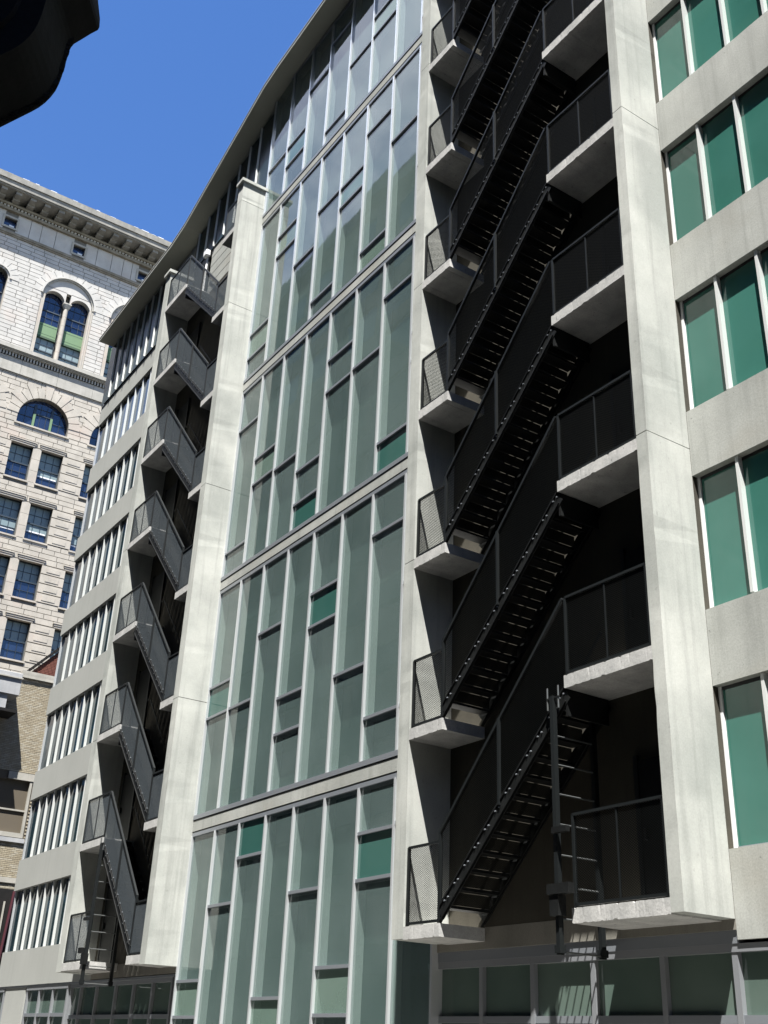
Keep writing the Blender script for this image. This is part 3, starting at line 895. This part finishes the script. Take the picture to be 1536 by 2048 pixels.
# string course, entablature
build(MB().box(XB - .1, XB + .16, Y0B, Y1B, 53.98, 54.20).box(XB - .1, XB + .10, Y0B, Y1B, 53.86, 53.98), 'string_course', M['trim_b'], SB)
en = build(MB().box(XB - .1, XB + .42, Y0B, Y1B, 44.30, 44.60).box(XB - .1, XB + .30, Y0B, Y1B, 44.12, 44.30).box(XB - .1, XB + .10, Y0B, Y1B, 42.62, 43.78), 'entablature', M['trim'], SB)
build(MB().box(XB - .1, XB + .36, Y0B, Y1B, 44.18, 44.30), 'stained_band', M['trim_b'], en)
mb = MB(); y = Y0B
while y < 22.5:
    mb.box(XB, XB + .2, y, y + .11, 43.80, 44.10); y += .22
build(mb, 'dentils', M['trim'], en, kind='stuff')
y = Y0B + .3
while y < Y1B:
    piece('joint_line', M['joint'], en, XB + .09, XB + .105, y - .012, y + .012, 42.64, 43.77); y += 2.68
# main cornice
CO = build(MB().box(XB - .5, XB + 1.62, 2.8, 40, 57.1, 57.55).box(XB - .5, XB + 1.72, 2.8, 40, 57.55, 58.05).box(XB - .5, XB + 1.50, 2.8, 40, 57.0, 57.1), 'cornice', M['trim_w'], SB)
build(MB().box(XB - .1, XB + .34, Y0B, Y1B, 56.38, 56.56).box(XB - .1, XB + .22, Y0B, Y1B, 56.0, 56.22), 'bed_moulding', M['trim_b'], CO)
y = Y0B + .1
while y < 24:
    bk = MB().prismX([(y, 57.0), (y, 56.62), (y + .52, 56.62), (y + .52, 57.0)], XB, XB + .75).prismX([(y + .04, 57.0), (y + .04, 56.76), (y + .48, 56.76), (y + .48, 57.0)], XB + .75, XB + 1.32)
    build(bk, 'modillion', M['trim_w'], CO); y += 1.1
y = Y0B; 
while y < 24:
    piece('dentil', M['trim'], CO, XB, XB + .24, y, y + .155, 56.22, 56.42); y += .262
mb = MB(); y = Y0B
while y < 24:
    w_ = .25 + .4 * rnd.random()
    mb.box(XB + 1.2, XB + 1.7, y, y + w_, 58.05, 58.05 + .02 + .05 * rnd.random()); y += w_ + .2 + 1.4 * rnd.random()
build(mb, 'snow_guard', M['white'], CO)

# ------------------------------------------------------------------ tan brick building beyond the cross street
XT = -58.0
TB = tag(empty('brick_building', (XT, 17, -1.6)), 'low tan brick building with grey stone cornice and red gable behind the finned wing', 'building')
build(MB().box(XT - 11, XT - .12, 12.2, 24, -1.6, 17.3), 'building_core', M['mortar'], TB)
build(MB().box(XT - .12, XT - .02, 12.2, 14.4, -1.6, 17.3).box(XT - .12, XT - .02, 16.62, 24, -1.6, 17.3).box(XT - .12, XT - .02, 14.4, 16.62, 12.02, 17.3).box(XT - .12, XT - .02, 14.4, 16.62, -1.6, 9.2), 'wall', M['mortar'], TB)
bricks = []
z = 2.0; i = 0
while z < 17.36:
    y = 12.4 - (.115 if i % 2 else 0)
    while y < 19.5:
        b0, b1 = max(y, 12.4), min(y + .225, 19.5)
        okb = not (9.0 < z + .04 < 12.5 and b1 > 14.42 and b0 < 16.60) and not (12.05 - .08 < z < 12.45)
        if okb and b1 - b0 > .05: bricks.append((b0, b1, z, rnd.random() < .35, rnd.choice((0, 0, .004, .008))))
        y += .237
    z += .088; i += 1
def bv(b): return 14.3 < b[0] < 17.3 and b[2] > 11.8
vb = [b for b in bricks if bv(b)]
vb.sort(key=lambda b: -b[2])
keep = set(vb[:300])
for b in vb[:300]:
    piece('brick', M['tan2'] if b[3] else M['tan'], TB, XT - .05, XT + b[4], b[0], b[1], b[2], b[2] + .071)
for nm, pr in (('tan', False), ('tan2', True)):
    mb = MB()
    for b in bricks:
        if b in keep or b[3] != pr: continue
        mb.box(XT - .05, XT + b[4], b[0], b[1], b[2], b[2] + .071)
    build(mb, 'brickwork', M[nm], TB, kind='stuff')
build(MB().rough(XT - .3, XT + .12, 15.0, 24, 17.40, 17.78, 'z', 3, .004), 'coping', M['trim'], TB)
build(MB().box(XT - .1, XT + .06, 15.3, 20, 12.06, 12.43), 'lintel_course', M['trim'], TB)
build(MB().box(XT - .1, XT + .06, 12.4, 20, 7.0, 7.25), 'sill_course', M['trim'], TB)
# red gable behind the coping
gb = build(MB().prismX([(15.36, 17.7), (23, 26.2), (23, 17.7)], XT - .9, XT - .5), 'gable_wall', M['mortar'], TB)
mb = MB(); z = 17.75; i = 0
while z < 25.5:
    ys = 15.40 + (z + .07 - 17.7) * .899
    y = ys - (.11 if i % 2 else 0)
    while y < 21.5:
        b0 = max(y, ys)
        if y + .22 - b0 > .04: mb.box(XT - .52, XT - .48 + rnd.choice((0, .006)), b0, y + .22, z, z + .07)
        y += .235
    z += .086; i += 1
build(mb, 'gable_brick', M['red'], gb, kind='stuff')
mb = MB()
n = 40
for i in range(n):
    a, b = (15.30 + 7.7 * i / n, 17.72 + 8.55 * i / n), (15.30 + 7.7 * (i + .93) / n, 17.72 + 8.55 * (i + .93) / n)
    mb.prismX([a, b, (b[0] - .08, b[1] + .12), (a[0] - .08, a[1] + .12)], XT - .95, XT - .36)
build(mb, 'gable_coping', M['dark_shaded'], gb)
# stone cornice return that shades the corner
XC = 1.45
f_ = (58 - XC) / 58
st = build(MB().box(XT, XT + XC, 8, 15.07 * f_, 16.34 * f_ + .05, 17.6 * f_), 'stone_cornice', M['greystone'], TB, .02)
build(MB().box(XT, XT + XC - .1, 8, 14.5 * f_, 15.62 * f_, 16.34 * f_ + .05), 'frieze', M['greystone'], st)
build(MB().box(XT, XT + XC + .06, 8, 15.10 * f_, 15.44 * f_, 15.60 * f_), 'drip_slab', M['dark_shaded'], st)
build(MB().box(XT, XT + XC + .08, 8, 15.11 * f_, 17.28 * f_, 17.34 * f_), 'moulding', M['trim'], st)
# window with a white sill and jamb
wd = build(MB().box(XT - .28, XT + .03, 16.48, 16.60, 9.2, 12.02).box(XT - .28, XT + .03, 14.42, 16.48, 9.2, 9.42).box(XT - .25, XT - .05, 14.42, 16.48, 10.50, 10.58), 'window', M['trim'], TB)
build(MB().box(XT - .3, XT - .24, 14.42, 16.48, 9.42, 12.02), 'pane', M['gl_top'], wd)
build(MB().box(XT - .2, XT + .09, 14.2, 16.7, 8.95, 9.16), 'window_sill', M['greystone'], wd)
# dark shopfront with red pipe below
sf = build(MB().box(XT - .1, XT + .16, 13, 18, 1.0, 6.7), 'shopfront', M['dark_shaded'], TB)
for k in range(9):
    piece('grille_bar', M['trim'], sf, XT + .17, XT + .22, 14.6 + k * .2, 14.68 + k * .2, 4.3 - .2 * (k % 3), 6.1 - .25 * (k % 4))
build(MB().tube((XT + .3, 16.35, 1.5), (XT + .3, 16.6, 6.6), .07, 8), 'red_pipe', M['red_metal'], sf)

# ------------------------------------------------------------------ near building on our side of the street, with its carved bracket overhead
NB = tag(empty('near_building', (-4, -1.5, -1.6)), 'dark near building whose carved bracket hangs black against the sky at upper left', 'building')
build(MB().box(-170, 40, -30, -8.25, -1.6, 55.0), 'tower_wall', M['nearwall'], NB)
build(MB().box(-12, 40, -8.25, -1.75, -1.6, 9.0).box(-12.3, 40, -8.25, -1.45, 8.2, 8.6), 'podium_wall', M['dark_shaded'], NB)
build(MB().box(80, 100, -30, 70, -1.6, 48.0), 'sky_blocker', M['nearwall'], NB)  # unseen block added across the street's end to cut low sky light
mb = MB()
for i in range(39): mb.box(-168 + i * 5.3, -166.8 + i * 5.3, -8.25, -8.0, -1.6, 54.0)
for k in range(13): mb.box(-170, 40, -8.25, -8.06, 3.5 + k * 3.9, 4.6 + k * 3.9)
build(mb, 'pilasters', M['nearwall'], NB, kind='stuff')
build(MB().box(-170.6, 40.6, -8.5, -7.5, 55.0, 56.2), 'parapet', M['nearwall'], NB)
mb = MB()
for i in range(38):
    for k in range(13): mb.box(-166.4 + i * 5.3, -163.1 + i * 5.3, -8.25, -8.22, 4.9 + k * 3.9, 7.2 + k * 3.9)
build(mb, 'windows', M['gl_navy'], NB, kind='stuff')

# bracket: its profile lies in the upright plane (u, z); thickness runs along n
DB = 6.0
us, nn = Vector((.5609, .8269, 0)).normalized(), Vector((.8269, -.5609, 0)).normalized()
P0 = Vector((-3.94, .76, 0))
def bray(px, py):
    q = RC.transposed() @ Vector(((px - 768) / 2186.54, (py - 1024) / 2186.54, 1))
    return q
def on_plane(px, py, off=0.0):
    q = bray(px, py); t = (P0 + nn * off).dot(nn) / q.dot(nn)
    p = q * t
    return ((p - P0).dot(us), p.z)
prof = [(192, -60), (196, 0), (200, 38), (199, 54), (196, 60), (181, 68), (168, 76), (158, 82), (148, 88), (142, 95), (138, 104), (134, 118),
        (129, 134), (124, 152), (118, 168), (111, 182), (101, 195), (90, 206), (78, 215), (64, 223), (48, 231), (30, 240), (12, 249), (-4, 257), (-120, 318)]
pl = [on_plane(*p) for p in prof]
zt = 5.1
full = [(pl[0][0], zt)] + pl + [(-2.9, pl[-1][1]), (-2.9, zt)]
def lay(pts, o0, o1):
    return MB().prism(pts, lambda a, b: tuple(P0 + us * a + nn * o0 + Vector((0, 0, b))), lambda a, b: tuple(P0 + us * a + nn * o1 + Vector((0, 0, b))))
br = build(lay(full, 0, .34), 'bracket', M['dark_shaded'], NB)
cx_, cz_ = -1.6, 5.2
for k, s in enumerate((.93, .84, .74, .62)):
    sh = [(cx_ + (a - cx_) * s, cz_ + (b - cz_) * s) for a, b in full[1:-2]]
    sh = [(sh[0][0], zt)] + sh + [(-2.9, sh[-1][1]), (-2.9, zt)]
    build(lay(sh, .34, .37 + .035 * k), 'carved_band', M['dark_shaded'], br)
mb = MB()
for i in range(46):
    k = 8 + (len(pl) - 10) * i / 46; j = int(k); f = k - j
    a, b = pl[j][0] * (1 - f) + pl[j + 1][0] * f, pl[j][1] * (1 - f) + pl[j + 1][1] * f
    s = .006 + .008 * rnd.random()
    c0 = P0 + us * a + nn * .03 + Vector((0, 0, b))
    mb.box(c0.x - s, c0.x + s, c0.y - s, c0.y + s, c0.z - s * .8, c0.z + s * .8)
build(mb, 'chips', M['dark_shaded'], br, kind='stuff')
